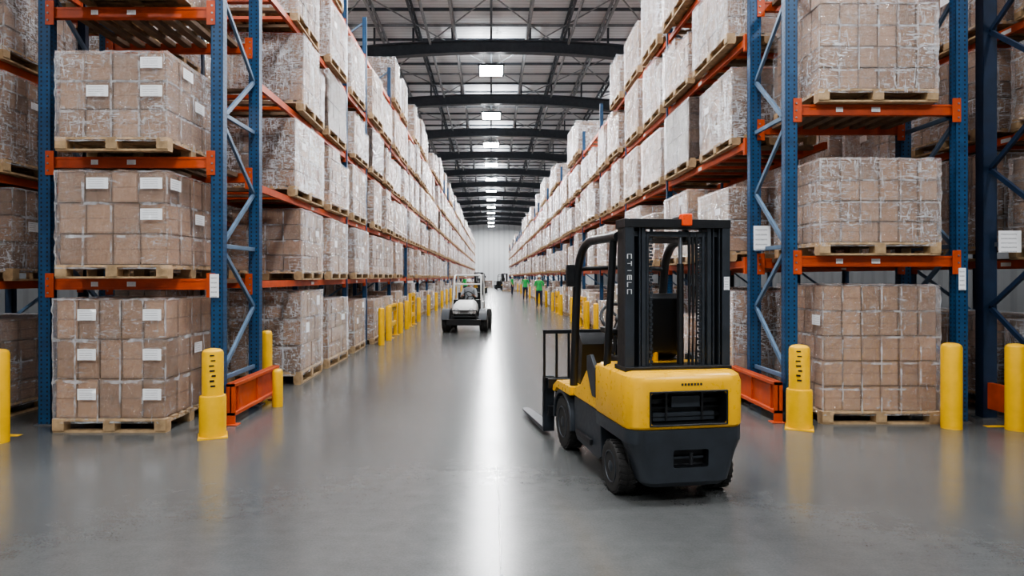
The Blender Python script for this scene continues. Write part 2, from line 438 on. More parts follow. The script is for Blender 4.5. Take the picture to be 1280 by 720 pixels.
VAR = [load_mesh('v%d' % i, 1.5, 1.12, hh, nx, ny, nz, 20+i, fk, lab, gn=18, steps=st) for i, (nx, ny, nz, fk, lab, hh, st) in enumerate([
    (6, 4, 4, 'film_h', [(1, 2, 'f')], .92, None), (5, 4, 3, 'film_h', [(2, 1, 'f')], .92, None), (6, 4, 3, 'film_m', [(1, 1, 'f'), (4, 2, 'f')], .92, None),
    (7, 5, 4, 'film_h', [], .92, 5), (5, 4, 4, 'film_m', [(3, 2, 'f')], .92, None), (6, 4, 5, 'film_m', [], .92, 3), (6, 4, 4, 'film_b', [], .92, None), (7, 4, 5, 'film_m', [(2, 3, 'f')], .92, None)])]
def pick(r, lvl):
    if lvl >= 3: return VAR[r.choice([0, 1, 3, 5, 0, 7, 3, 6 if r.random() < .35 else 1])]
    if lvl <= 1: return VAR[r.choice([2, 4, 2, 4, 7, 1])]
    return VAR[r.choice([0, 1, 2, 3, 4, 5, 7])]

# ------------------------------------------------------------------ racks
def upright(m, x, y, z1, w, d, mat='blue'):
    m.b2(x-w/2, x+w/2, y-d/2, y-d/2+.008, 0, z1, mat)
    m.b2(x-w/2, x-w/2+.008, y-d/2, y+d/2, 0, z1, mat)
    m.b2(x+w/2-.008, x+w/2, y-d/2, y+d/2, 0, z1, mat)
    m.b2(x-w/2, x+w/2, y+d/2-.008, y+d/2, 0, z1, mat)
    m.b2(x-w/2-.03, x+w/2+.03, y-d/2-.03, y+d/2+.03, 0, .012, 'steel')

def rack_row(name, xf, sg, y0, bays, levels, ztop, parent=None, postmat='blue', skip0=False):
    m = MB(); D = 1.08; xa = xf+sg*.05; xb = xf+sg*D; ys = [y0]
    for b in bays: ys.append(ys[-1]+b)
    for iy, y in enumerate(ys):
        if skip0 and iy == 0: continue
        for x in (xa, xb): upright(m, x, y, ztop, .10, .09, postmat)
        z = .3; s = 0
        while z < ztop-.8:
            a, b = (xa, xb) if s % 2 == 0 else (xb, xa)
            m.beam((a, y, z), (b, y, z+.75), .03, .04, 'brace')
            z += .75; s += 1
        m.beam((xa, y, .25), (xb, y, .25), .03, .04, 'brace')
    for i, b in enumerate(bays):
        ya, yb = ys[i]+.045, ys[i+1]-.045
        for L in levels:
            for x in (xa, xb): m.b2(x-.025, x+.025, ya, yb, L-.095, L-.002, 'orange')
            for yy in (ya, yb): m.b2(xa-.03, xa+.03, yy-.01 if yy == ya else yy-.05, yy+.05 if yy == ya else yy+.01, L-.17, L+.05, 'orange')
            if ys[i] < 60:
                n = max(3, int(b/.3))
                for q in range(1, n):
                    yy = ya+(yb-ya)*q/n; m.b2(min(xa, xb)+.03, max(xa, xb)-.03, yy-.05, yy+.05, L-.05, L-.005, 'woodd' if q % 2 else 'orange')
            xo = xa-sg*.0265
            m.b2(xo-.001, xo+.001, (ya+yb)/2-.08, (ya+yb)/2+.08, L-.08, L-.03, 'white')
    return m.obj(name, parent), ys

def fill(row, xf, sg, ys, bays, levels, seed, r_miss=.03, top_miss=.3, force={}):
    r = random.Random(seed); xc = xf+sg*.47
    rz = math.pi/2 if sg < 0 else -math.pi/2
    LV = [0]+list(levels)
    for i, b in enumerate(bays):
        if b > 4.6: cs = [ys[i]+2.1, ys[i]+3.92]
        elif b < 2.6: cs = [ys[i]+b/2]
        else: cs = [ys[i]+b*.26, ys[i]+b*.74]
        for ci, c in enumerate(cs):
            tm = r.random() < top_miss
            for li, L in enumerate(LV):
                nxt = LV[li+1]-.12 if li+1 < len(LV) else L+1.5
                avail = nxt-L-.02
                if r.random() < r_miss and i > 0: continue
                if li == len(LV)-1 and tm: continue
                me = pick(r, li)
                if (i, ci, li) in force: me = VAR[force[(i, ci, li)]]
                o = bpy.data.objects.new('boxes_on_pallet', me); COL.objects.link(o); o.parent = row
                sc = min(avail/1.10, r.uniform(.88, 1.36))
                o.location = (xc+r.uniform(-.06, .05), c+r.uniform(-.05, .05), L+.001)
                o.rotation_euler = (r.uniform(-.004, .004), 0, rz+r.uniform(-.03, .03)); o.scale = (r.uniform(.82, 1.04), 1, sc)

LL = [1.60, 2.86, 4.20, 5.55, 6.95]; LR = [1.86, 3.42, 4.78, 6.15]
baysL = [5.0, 2.1]+[3.7]*28; baysR = [3.7]*30
rowL = empty('stocked_pallet_rack'); o, ysL = rack_row('rack_frame', -3.0, -1, 8.34, baysL, LL, 7.9, rowL, skip0=True); fill(rowL, -3.0, -1, ysL, baysL, LL, 3, force={(0, 1, 3): 6, (0, 0, 3): 3, (0, 0, 2): 0})
rowR = empty('stocked_pallet_rack'); o, ysR = rack_row('rack_frame', 3.3, 1, 8.34, baysR, LR, 6.9, rowR, skip0=True); fill(rowR, 3.3, 1, ysR, baysR, LR, 5, top_miss=.4, force={(0, 1, 2): 6, (0, 0, 2): 0, (0, 0, 3): 3})
b2 = [3.7]*7
row = empty('stocked_pallet_rack'); o, ys = rack_row('rack_frame', -5.75, -1, 5.4, b2, LL, 8.0, row, postmat='blue_dk'); fill(row, -5.75, -1, ys, b2, LL, 11, r_miss=0)
row = empty('stocked_pallet_rack'); o, ys = rack_row('rack_frame', 6.45, 1, 6.2, b2, LR, 7.4, row, postmat='blue_dk'); fill(row, 6.45, 1, ys, b2, LR, 12, r_miss=0)

def end_bay(name, xi, xo, yf, yb, levels, ztop, pw):
    root = empty(name); m = MB()
    for x in (xi, xo):
        for y in (yf, yb): upright(m, x, y, ztop, pw, .11)
    m.obj('uprights', root)
    m = MB()
    for x in (xi, xo):
        z = .55; s = 0
        while z < ztop-.6:
            a, b = (yf+.055, yb-.055) if s % 2 == 0 else (yb-.055, yf+.055)
            m.beam((x, a, z), (x, b, z+.72), .035, .05, 'brace'); z += .72; s += 1
        for z in (.5, 2.0, 3.5): m.beam((x, yf+.055, z), (x, yb-.055, z), .035, .05, 'brace')
    m.obj('bracing', root, bevel=.004)
    m = MB(); x0, x1 = sorted((xi, xo)); x0 += pw/2; x1 -= pw/2
    for L in levels:
        for y, s in ((yf, -1), (yb, 1)):
            m.b2(x0, x1, y-.03, y+.03, L-.125, L-.003, 'orange')
            m.b2(x0, x1, y-.036, y-.03, L-.125, L-.10, 'orange'); m.b2(x0, x1, y-.036, y-.03, L-.03, L-.003, 'orange')
            for xe in (x0, x1):
                sgn = 1 if xe == x0 else -1
                m.b2(xe-.05*sgn, xe+.045*sgn, y-.066, y-.056, L-.21, L+.06, 'orange')
                for q in range(3): m.cyl((xe-.02*sgn, y-.074, L-.16+q*.08), (xe-.02*sgn, y-.064, L-.16+q*.08), .011, 'steel', 8)
        n = 9
        for q in range(1, n):
            xx = x0+(x1-x0)*q/n; m.b2(xx-.05, xx+.05, yf+.03, yb-.03, L-.06, L-.006, 'woodd')
        m.b2((x0+x1)/2-.05, (x0+x1)/2+.05, yf-.039, yf-.036, L-.09, L-.035, 'label')
        m.b2(x0+(x1-x0)*.27-.04, x0+(x1-x0)*.27+.04, yf-.039, yf-.036, L-.09, L-.035, 'label')
    m.obj('beams', root, bevel=.004)
    return root
rl = end_bay('pallet_rack_bay', -3.05, -4.97, 7.17, 8.28, [1.63, 2.99, 4.66], 6.6, .135)
rr_ = end_bay('pallet_rack_bay', 3.40, 5.33, 7.30, 8.28, [1.89, 3.61, 5.2], 6.6, .135)
m = MB(); m.b2(-3.12, -3.02, 7.095, 7.10, 1.42, 1.68, 'label'); m.b2(-3.08, -3.06, 7.10, 7.112, 1.5, 1.6, 'steel'); m.obj('placard', rl)
m = MB(); m.b2(3.24, 3.45, 7.9, 7.905, 1.98, 2.28, 'label'); m.b2(3.38, 3.42, 7.905, 7.93, 2.1, 2.14, 'steel'); m.obj('placard', rr_)
m = MB(); m.b2(5.28, 5.36, 7.225, 7.23, 1.5, 1.75, 'label'); m.b2(5.31, 5.33, 7.23, 7.244, 1.6, 1.64, 'steel'); m.obj('placard', rr_)
fr = empty('rack_upright_frame')
m = MB()
for y in (6.35, 7.5): upright(m, 5.80, y, 6.6, .16, .12, 'blue_dk')
z = .5; s = 0
while z < 6:
    a, b = (6.41, 7.44) if s % 2 == 0 else (7.44, 6.41)
    m.beam((5.8, a, z), (5.8, b, z+.8), .035, .05, 'blue_dk'); z += .8; s += 1
m.b2(5.77, 5.83, 6.41, 7.44, .12, .42, 'orange')
m.obj('frame', fr)
m = MB(); m.b2(5.82, 6.08, 7.34, 7.345, 1.93, 2.18, 'label'); m.b2(5.85, 5.90, 7.345, 7.44, 2.0, 2.05, 'steel'); m.obj('placard', fr)

def guard(x, ya, yb):
    m = MB(); w = .05
    m.b2(x-w, x+w, ya, yb, .10, .14, 'orange'); m.b2(x-w, x+w, ya, yb, .42, .46, 'orange'); m.b2(x-.012, x+.012, ya, yb, .10, .46, 'orange')
    for yy in (ya+.01, yb-.01): m.b2(x-w, x+w, yy-.01, yy+.01, 0, .46, 'orange'); m.b2(x-.09, x+.09, yy-.06, yy+.06, 0, .012, 'orange')
    for yy in (ya+.15, (ya+yb)/2, yb-.15): m.b2(x-.03, x+.03, yy-.008, yy+.008, .14, .42, 'orange')
    m.obj('rack_guard_rail', bevel=.005)
guard(-2.90, 7.12, 8.62); guard(3.25, 7.24, 8.62)

def bollard(name, r, h, sleeve=True):
    m = MB()
    m.lathe([(r, 0), (r, h-.05), (r*.92, h-.025), (r*.7, h-.008), (r*.3, h), (.002, h)], (0, 0, 0), (0, 0, 1), 'bollard', 28)
    if sleeve:
        m.lathe([(r*1.25, 0), (r*1.25, .40), (r*1.2, .425), (r*1.0, .43)], (0, 0, 0), (0, 0, 1), 'bollard', 28)
        m.box((0, 0, .006), (r*2.7, r*2.7, .012), 'bollard')
    rr = random.Random(3)
    if h > .7 and sleeve:
        for i in range(7):
            z = h*.93-i*.052
            m.box((rr.uniform(-.012, .012), -r-.0005, z), (.03+rr.random()*.02, .006, .010+rr.random()*.012), 'black')
    me = m.mesh(name); me.polygons.foreach_set('use_smooth', [True]*len(me.polygons)); me.set_sharp_from_angle(angle=.6); return me
BA = bollard('b_big', .105, .91); BB = bollard('b_plain', .10, .93, False); BS = bollard('b_small', .065, .48, False); BM = bollard('b_mid', .075, .9, False)
for me, x, y in ((BA, -2.88, 6.62), (BB, -4.92, 6.38), (BA, 3.36, 6.98), (BB, 5.02, 6.98), (BB, 5.66, 6.9)):
    link('bollard', me, loc=(x, y, 0), rotz=math.atan2(x, y)*-1)
link('bollard', BS, loc=(-2.72, 8.15, 0)); link('bollard', BM, loc=(-3.14, 8.95, 0))
link('bollard', BM, loc=(3.22, 8.9, 0))
for i, y in enumerate([15.5, 16.6, 18.8, 20.2, 23.5, 27.2, 31, 34.6, 38.3, 42, 49.4, 57, 64, 72, 80]):
    link('bollard', BM, loc=(-2.66, y, 0))
for i, y in enumerate([12.4, 16.2, 18.2, 19.9, 22, 23.6, 27.3, 31, 34.7, 40, 42.1, 49.5, 57, 64, 72, 80]):
    link('bollard', BM, loc=(2.98, y, 0))
def barrier(x, y, h=1.15):
    m = MB()
    for yy in (-.5, .5): m.b2(-.05, .05, yy-.05, yy+.05, 0, h, 'bollard'); m.b2(-.1, .1, yy-.1, yy+.1, 0, .015, 'bollard')
    for z in (.3, .7, h-.12): m.b2(-.03, .03, -.45, .45, z, z+.12, 'bollard')
    for q in range(4): m.b2(.031 if x < 0 else -.033, .033 if x < 0 else -.031, -.4+q*.22, -.3+q*.22, .72, .8, 'black')
    m.obj('safety_barrier', loc=(x, y, 0), bevel=.006)
barrier(-2.72, 17.7, .9); barrier(-2.70, 21.8, 1.1); barrier(3.02, 14.3, 1.0); barrier(3.0, 21, 1.0); barrier(3.0, 29, 1.0)
# floor-standing pallets far down the aisle
for x, y, v in ((-2.0, 66, 2), (-1.9, 84, 4), (2.1, 74, 0), (2.2, 92, 7), (-.6, 100, 4)):
    link(NL, VAR[v], loc=(x, y, 0), rotz=.1)

# ------------------------------------------------------------------ wheels
def wheel(r, w, x, y, s, par, rimc='dark', treads=26):
    m = MB(); W = w/2
    prof = [(r*.60, -W*.9), (r*.80, -W), (r*.93, -W*.92), (r*.985, -W*.7), (r*.985, -.012), (r*.95, -.008), (r*.95, .008), (r*.985, .012), (r*.985, W*.7), (r*.93, W*.92), (r*.80, W), (r*.60, W*.9)]
    m.lathe(prof, (0, 0, 0), (1, 0, 0), 'rubber', 40)
    for i in range(treads):
        a = 2*math.pi*i/treads; R = Matrix.Rotation(a, 3, 'X')
        for k in (-1, 1): m.box(R @ Vector((k*W*.5, 0, r*.985)), (W*.75, 2*math.pi*r/treads*.6, r*.04), 'rubber', 1, R @ Matrix.Rotation(.3*k, 3, 'Z'))
    q = s
    m.lathe([(r*.61, 0), (r*.61, W*.96), (r*.56, W*.98), (r*.50, W*.55), (r*.24, W*.45), (r*.22, W*.9), (r*.16, W*1.0), (.003, W*1.0)], (0, 0, 0), (q, 0, 0), rimc, 28)
    for i in range(6):
        a = math.pi*i/3; m.cyl((q*W*.45, r*.37*math.cos(a), r*.37*math.sin(a)), (q*W*.62, r*.37*math.cos(a), r*.37*math.sin(a)), r*.05, 'steel', 6)
    return m.obj('wheel', par, loc=(x, y, r*1.0), smooth=True)
def arc(p0, p1, p2, n=7):
    p0, p1, p2 = map(Vector, (p0, p1, p2)); return [p0*(1-t)**2+p1*2*t*(1-t)+p2*t*t for t in [i/n for i in range(n+1)]]

# ------------------------------------------------------------------ forklift
FK = empty('forklift', (1.36, 4.98, 0), math.radians(9.5))
def cut(obj, boxes):
    for (c, d, bev) in boxes:
        m = MB(); m.box(c, d, 'black'); me = m.mesh('c'); co = bpy.data.objects.new('c', me); COL.objects.link(co)
        bm = bmesh.new(); bm.from_mesh(me); bmesh.ops.bevel(bm, geom=bm.edges[:], offset=bev, segments=3, affect='EDGES', profile=.5); bm.to_mesh(me); bm.free()
        mo = obj.modifiers.new('b', 'BOOLEAN'); mo.object = co; mo.operation = 'DIFFERENCE'; mo.solver = 'EXACT'
        try: mo.material_mode = 'TRANSFER'
        except Exception: pass
        bpy.context.view_layer.update()
        dg = bpy.context.evaluated_depsgraph_get()
        nm = bpy.data.meshes.new_from_object(obj.evaluated_get(dg)); obj.modifiers.clear(); obj.data = nm
        bpy.data.objects.remove(co)
m = MB(); hw = .455
m.loft([rrect(-hw+.01, hw-.01, -.37, .34, .11, .555), rrect(-hw, hw, -.385, .34, .12, .575), rrect(-hw, hw, -.385, .34, .12, .89),
        rrect(-hw+.012, hw-.012, -.375, .34, .12, .93), rrect(-hw+.04, hw-.04, -.35, .32, .12, .955), rrect(-hw+.07, hw-.07, -.32, .30, .11, .962)], 'yellow')
cw = m.obj('counterweight')
cut(cw, [((0, -.36, .705), (.58, .22, .235), .03)])
cw.data.polygons.foreach_set('use_smooth', [True]*len(cw.data.polygons)); cw.data.set_sharp_from_angle(angle=.55); cw.parent = FK
m = MB(); m.b2(-.28, .28, -.262, -.255, .6, .81, 'black')
for q in range(3): m.box((0, -.28, .64+q*.065), (.56, .05, .008), 'black', 1, Matrix.Rotation(.5, 3, 'X'))
for q in (-.14, .14): m.b2(q-.008, q+.008, -.31, -.26, .6, .81, 'black')
m.b2(-.24, .24, -.30, -.265, .60, .66, 'dark'); m.b2(-.10, .12, -.31, -.27, .70, .78, 'dark')
m.obj('radiator_grille', FK)
m = MB(); y0_, y1_ = -.392, -.36
m.b2(-.30, .30, y0_, y1_, .818, .832, 'black'); m.b2(-.30, .30, y0_, y1_, .578, .592, 'black'); m.b2(-.302, -.288, y0_, y1_, .58, .83, 'black'); m.b2(.288, .302, y0_, y1_, .58, .83, 'black')
m.obj('vent_frame', FK, bevel=.006)
m = MB()
for i in range(7): m.b2(-.06+i*.024, -.045+i*.024, -.388, -.38, .868, .885, 'dark')
m.obj('badge', FK)
m = MB()
m.loft([rrect(-.30, .30, -.33, -.205, .08, .13), rrect(-.34, .34, -.37, -.205, .09, .17), rrect(-.40, .40, -.375, -.205, .10, .36), rrect(-.445, .445, -.38, -.205, .12, .45), rrect(-.452, .452, -.38, .34, .12, .455), rrect(-.452, .452, -.38, .34, .12, .553)], 'dark')
lw = m.obj('lower_counterweight', fix=True)
cut(lw, [((.02, -.37, .34), (.27, .16, .13), .015)])
lw.data.polygons.foreach_set('use_smooth', [True]*len(lw.data.polygons)); lw.data.set_sharp_from_angle(angle=.5); lw.parent = FK
m = MB(); m.b2(-.10, .14, -.30, -.296, .29, .39, 'black'); m.cyl((.02, -.375, .30), (.02, -.375, .38), .014, 'black'); m.b2(-.1, .14, -.33, -.3, .33, .345, 'dark'); m.obj('tow_pin', FK)
m = MB()
m.prism([(-.20, .2), (-.20, .45), (1.02, .5), (1.62, .45), (1.62, .2), (1.3, .15), (.3, .15)], -.285, .285, 'dark')
m.prism([(.25, .20), (.27, .46), (.30, .555), (.98, .56), (1.00, .46), (.97, .24), (.9, .18), (.32, .16)], -.44, .44, 'dark')
m.b2(-.47, -.44, .45, .85, .24, .29, 'black'); m.b2(-.46, -.30, .45, .85, .235, .25, 'black')
m.obj('chassis', FK, bevel=.012, fix=True)
m = MB()
m.prism([(.30, .558), (.30, .93), (.50, .92), (.62, .84), (.78, .70), (.98, .64), (1.02, .60), (1.02, .562)], -.452, .452, 'yellow')
m.obj('engine_hood', FK, bevel=.018, fix=True)
m = MB()
for s in (-1, 1):
    ri, ro = .275, .315; x0, x1 = (.29, .475); rings = []
    for i in range(15):
        a = math.radians(-2+186*i/14); c, sn = math.cos(a), math.sin(a)
        rings.append([(s*x0, 1.3+ri*c, .25+ri*sn), (s*x1, 1.3+ri*c, .25+ri*sn), (s*x1, 1.3+ro*c, .25+ro*sn), (s*x0, 1.3+ro*c, .25+ro*sn)])
    m.loft(rings, 'dark')
    m.prism([(1.0, .555), (1.0, .64), (1.45, .63), (1.60, .56), (1.62, .50), (1.55, .50), (1.48, .553)], s*.30, s*.478, 'yellow')
m.b2(-.30, .30, 1.0, 1.5, .50, .56, 'dark')
m.obj('front_fenders', FK, bevel=.008, fix=True)
m = MB()
for s in (-1, 1): m.prism([(.34, .66), (.34, .90), (.46, 1.0), (.56, .98), (.56, .86), (.42, .66)], s*.43, s*.462, 'dark')
m.obj('side_trim', FK, bevel=.006, fix=True)
m = MB(); m.b2(-.26, .26, .30, .66, .93, .99, 'black'); m.obj('seat_base', FK, bevel=.02)
m = MB()
m.prism([(.30, .99), (.74, .99), (.78, 1.03), (.74, 1.10), (.55, 1.08), (.40, 1.08), (.34, 1.14), (.27, 1.48), (.20, 1.52), (.15, 1.48), (.22, 1.04)], -.23, .23, 'black')
for s in (-1, 1): m.b2(s*.25, s*.31, .36, .66, 1.17, 1.22, 'black'); m.b2(s*.26, s*.29, .36, .40, 1.0, 1.17, 'black')
m.obj('seat', FK, bevel=.03, fix=True)
m = MB()
m.prism([(1.12, .58), (1.06, 1.02), (1.16, 1.12), (1.34, 1.10), (1.40, .58)], -.34, .34, 'black')
m.cyl((0, 1.12, 1.05), (0, .92, 1.22), .03, 'black')
for q in range(3): m.cyl((.16+q*.05, 1.14, 1.1), (.16+q*.05, 1.10, 1.27), .008, 'steel', 8); m.lathe([(.002, -.02), (.018, -.01), (.018, .01), (.002, .02)], (.16+q*.05, 1.10, 1.28), (0, 0, 1), 'black', 10)
m.obj('dashboard_console', FK, bevel=.01, fix=True)
m = MB(); c = Vector((-.06, .84, 1.27)); ax = Vector((0, -.75, .65)); q = ax.to_track_quat('Z', 'Y').to_matrix()
m.tube([c+q @ Vector((.17*math.cos(a), .17*math.sin(a), 0)) for a in [2*math.pi*i/28 for i in range(29)]], .015, 'black', 8)
for a in (0, 2.1, 4.2): m.cyl(c, c+q @ Vector((.17*math.cos(a), .17*math.sin(a), 0)), .012, 'black', 6)
m.lathe([(.04, -.02), (.04, .015), (.01, .03)], c, ax, 'black', 12); m.cyl(c, (-.03, 1.12, 1.08), .022, 'black', 10)
m.obj('steering_wheel', FK, smooth=True)
m = MB()
for s in (-1, 1):
    x = s*.42
    path = [Vector((x, 1.08, .58)), Vector((x, 1.03, 1.0)), Vector((x, .98, 1.5))]+arc((x, .95, 1.66), (x*.98, .90, 1.95), (x*.95, .60, 1.96))+[Vector((x*.93, .10, 1.96)), Vector((x*.93, .0, 1.96))]
    m.tube(path, .038, 'black', 10)
    m.tube([Vector((x*.93, .10, 1.95)), Vector((x*.95, .16, 1.4)), Vector((x*.97, .20, .94))], .03, 'black', 10)
for i in range(6):
    yy = .02+.62*i/5; m.b2(-.37, .37, yy-.02, yy+.02, 1.945, 1.975, 'black')
for xx in (-.2, 0, .2): m.b2(xx-.012, xx+.012, .02, .70, 1.95, 1.97, 'black')
m.tube([(-.41, .93, 1.72), (0, .93, 1.74), (.41, .93, 1.72)], .02, 'black')
m.obj('overhead_guard', FK, smooth=True)
m = MB(); m.b2(-.52, -.44, .94, 1.0, 1.56, 1.76, 'black'); m.cyl((-.45, .97, 1.7), (-.41, .97, 1.7), .012, 'black', 8); m.obj('side_mirror', FK, bevel=.012)
m = MB(); zt = 2.08
def chan(x, w, y, d, z0, z1, mat):
    m.b2(x-w/2, x+w/2, y+d/2-.012, y+d/2, z0, z1, mat); m.b2(x-w/2, x-w/2+.012, y-d/2, y+d/2, z0, z1, mat); m.b2(x+w/2-.012, x+w/2, y-d/2, y+d/2, z0, z1, mat)
for s in (-1, 1):
    m.b2(s*.385-.02, s*.385+.02, -.20, -.02, .94, zt, 'black')
    m.b2(s*.385-.032, s*.385+.032, -.215, -.198, .94, zt, 'dark')
    chan(s*.318, .06, -.12, .15, .94, zt-.04, 'dark')
    m.b2(s*.262-.016, s*.262+.016, -.19, -.05, .95, zt-.06, 'dark')
    m.cyl((s*.225, -.16, .95), (s*.225, -.16, zt-.1), .015, 'dark', 10)
m.b2(-.42, .42, -.22, -.02, zt-.065, zt, 'black'); m.b2(-.40, .40, -.17, -.05, zt-.13, zt-.09, 'dark')
m.b2(-.42, .42, -.235, .0, .945, .985, 'black')
m.obj('mast_rails', FK, bevel=.004)
m = MB()
m.cyl((.06, -.12, .97), (.06, -.12, 1.75), .026, 'black'); m.cyl((.06, -.12, 1.75), (.06, -.12, zt-.08), .016, 'steel')
for xx in (.11, .14, .17): m.tube([(xx, -.16, .97), (xx, -.17, 1.5), (xx, -.16, zt-.1)], .012, 'black', 8)
for xx in (-.19, .20):
    for i in range(45): m.box((xx+(0.004 if i % 2 else -.004), -.15, .99+i*.0235), (.022, .014, .018), 'dark')
m.lathe([(.05, -.015), (.05, .015)], (.10, -.12, zt-.12), (1, 0, 0), 'black', 16)
m.obj('mast_hydraulics', FK)
m = MB()
seg = {'C': ((-1,-1,-1,1),(-1,-1,1,-1),(-1,1,1,1)), 'T': ((-1,1,1,1),(0,-1,0,1)), 'I': ((0,-1,0,1),), 'E': ((-1,-1,-1,1),(-1,-1,1,-1),(-1,0,1,0),(-1,1,1,1)), 'L': ((-1,-1,-1,1),(-1,-1,1,-1))}
for i, ch in enumerate('CTIELC'):
    cz = 1.80-i*.052
    for (a, b_, c_, d_) in seg[ch]:
        m.beam((-.385+b_*.015, -.217, cz-a*.017), (-.385+d_*.015, -.217, cz-c_*.017+.0001), .006, .004, 'white')
m.b2(.365, .41, -.2175, -.215, 1.55, 1.65, 'label')
m.obj('decals', FK)
m = MB(); m.b2(.02, .10, -.18, -.06, 2.08, 2.105, 'black'); m.b2(.022, .10, -.24, -.17, 2.03, 2.12, 'red'); m.obj('warning_light', FK, bevel=.008)
m = MB(); m.cyl((.02, .25, .96), (.02, .25, 1.16), .025, 'yellow'); m.cyl((.02, .25, 1.16), (.02, .25, 1.19), .02, 'black'); m.obj('beacon', FK, smooth=True)
m = MB()
for s in (-1, 1): m.b2(s*.20-.03, s*.20+.03, 1.60, 1.70, .12, 1.0, 'black')
m.b2(-.50, .50, 1.70, 1.75, .22, .32, 'black'); m.b2(-.50, .50, 1.70, 1.75, .50, .60, 'black'); m.b2(-.3, .3, 1.6, 1.72, .2, .6, 'dark')
m.obj('fork_carriage', FK, bevel=.006)
m = MB()
m.b2(-.54, .54, 1.75, 1.785, 1.06, 1.10, 'black')
for i in range(9):
    x = -.525+1.05*i/8; m.b2(x-.012, x+.012, 1.755, 1.78, .25, 1.06, 'black')
m.b2(-.54, .54, 1.75, 1.785, .58, .61, 'black')
m.obj('load_backrest', FK, bevel=.004)
m = MB()
for x in (-.47, .34):
    m.b2(x-.06, x+.06, 1.79, 1.83, .05, .62, 'dark')
    m.loft([[(x-w, yy, zl), (x+w, yy, zl), (x+w, yy, zh), (x-w, yy, zh)] for yy, w, zl, zh in ((1.79, .06, .04, .085), (2.4, .06, .045, .078), (2.82, .055, .052, .068), (2.92, .03, .055, .064))], 'dark')
m.obj('forks', FK, bevel=.004)
for s in (-1, 1):
    wheel(.20, .15, s*.385, 0, s, FK); wheel(.25, .17, s*.385, 1.3, s, FK)
m = MB(); m.cyl((-.31, 0, .2), (.31, 0, .2), .04, 'black'); m.cyl((-.31, 1.3, .25), (.31, 1.3, .25), .05, 'black'); m.obj('axles', FK)
clone(FK, (-1.2, 62, 0), math.radians(190))
clone(FK, (1.7, 84, 0), math.radians(150))

# ------------------------------------------------------------------ people helpers
def skin_mesh(name, verts, edges, radii, root, sub=2):
    me = bpy.data.meshes.new(name); me.from_pydata(verts, edges, []); o = bpy.data.objects.new(name, me); COL.objects.link(o)
    sk = o.modifiers.new('s', 'SKIN'); sk.use_smooth_shade = True
    for i, r in enumerate(radii): me.skin_vertices[0].data[i].radius = (r[0], r[1]) if isinstance(r, tuple) else (r, r)
    for i in range(len(verts)): me.skin_vertices[0].data[i].use_root = (i == root)
    ss = o.modifiers.new('u', 'SUBSURF'); ss.levels = sub; ss.render_levels = sub
    bpy.context.view_layer.update(); dg = bpy.context.evaluated_depsgraph_get()
    nm = bpy.data.meshes.new_from_object(o.evaluated_get(dg)); o.modifiers.clear(); o.data = nm
    nm.polygons.foreach_set('use_smooth', [True]*len(nm.polygons)); return o
def head(PE, off, hat='white'):
    O = Vector(off); m = MB(); rings = []
    for i in range(13):
        a = math.pi*i/12; z = -.115*math.cos(a); r = math.sin(a)*(1-.12*(z < -.03)); rings.append([O+Vector((.075*r*math.cos(b_), .09*r*math.sin(b_)-.005, z)) for b_ in [2*math.pi*k/18 for k in range(18)]])
    m.loft(rings, 'skin'); m.cyl(O+Vector((0, -.09, 0)), O+Vector((0, -.112, -.025)), .010, 'skin', 8, .014)
    for s in (-1, 1): m.lathe([(.022, -.006), (.022, .006)], O+Vector((s*.077, 0, -.01)), (1, 0, .2), 'skin', 10); m.lathe([(.010, 0), (.008, .006)], O+Vector((s*.03, -.084, .015)), (0, -1, 0), 'black', 8)
    m.b2(O.x-.022, O.x+.022, O.y-.094, O.y-.086, O.z-.058, O.z-.052, 'red')
    m.obj('head', PE, smooth=True, fix=True)
    m = MB(); rings = []
    for i in range(8):
        a = math.pi/2*i/7; z = .025+.11*math.sin(a); r = math.cos(a)+.001; rings.append([O+Vector((.092*r*math.cos(b_), .108*r*math.sin(b_), z)) for b_ in [2*math.pi*k/18 for k in range(18)]])
    m.loft(rings, hat); m.lathe([(.10, -.004), (.115, 0), (.10, .004)], O+Vector((0, -.02, .03)), (0, 0, 1), hat, 20)
    m.obj('hard_hat', PE, smooth=True)
def hand(PE, wrist, d, curl=0.0):
    W = Vector(wrist); d = Vector(d).normalized(); side = Vector((0, 1, 0)) if abs(d.y) < .7 else Vector((1, 0, 0))
    side = (side-d*side.dot(d)).normalized(); nrm = d.cross(side); m = MB()
    m.loft([[W+d*t+side*sx*w*.04+nrm*sy*.014 for sx, sy in ((-1, -1), (1, -1), (1, 1), (-1, 1))] for t, w in ((0, .65), (.04, 1), (.09, 1))], 'skin')
    for i, L in enumerate((.065, .075, .07, .055)):
        p = W+d*.088+side*(-.030+i*.020); m.tube([p, p+d*L*.55+nrm*.008, p+d*L*(1-.5*curl)+nrm*(.02+.03*curl)], .009, 'skin', 6)
    p = W+d*.03-side*.036; m.tube([p, p+d*.03-side*.022, p+d*.058-side*.024+nrm*.01], .010, 'skin', 6)
    m.obj('hand', PE, smooth=True, fix=True)

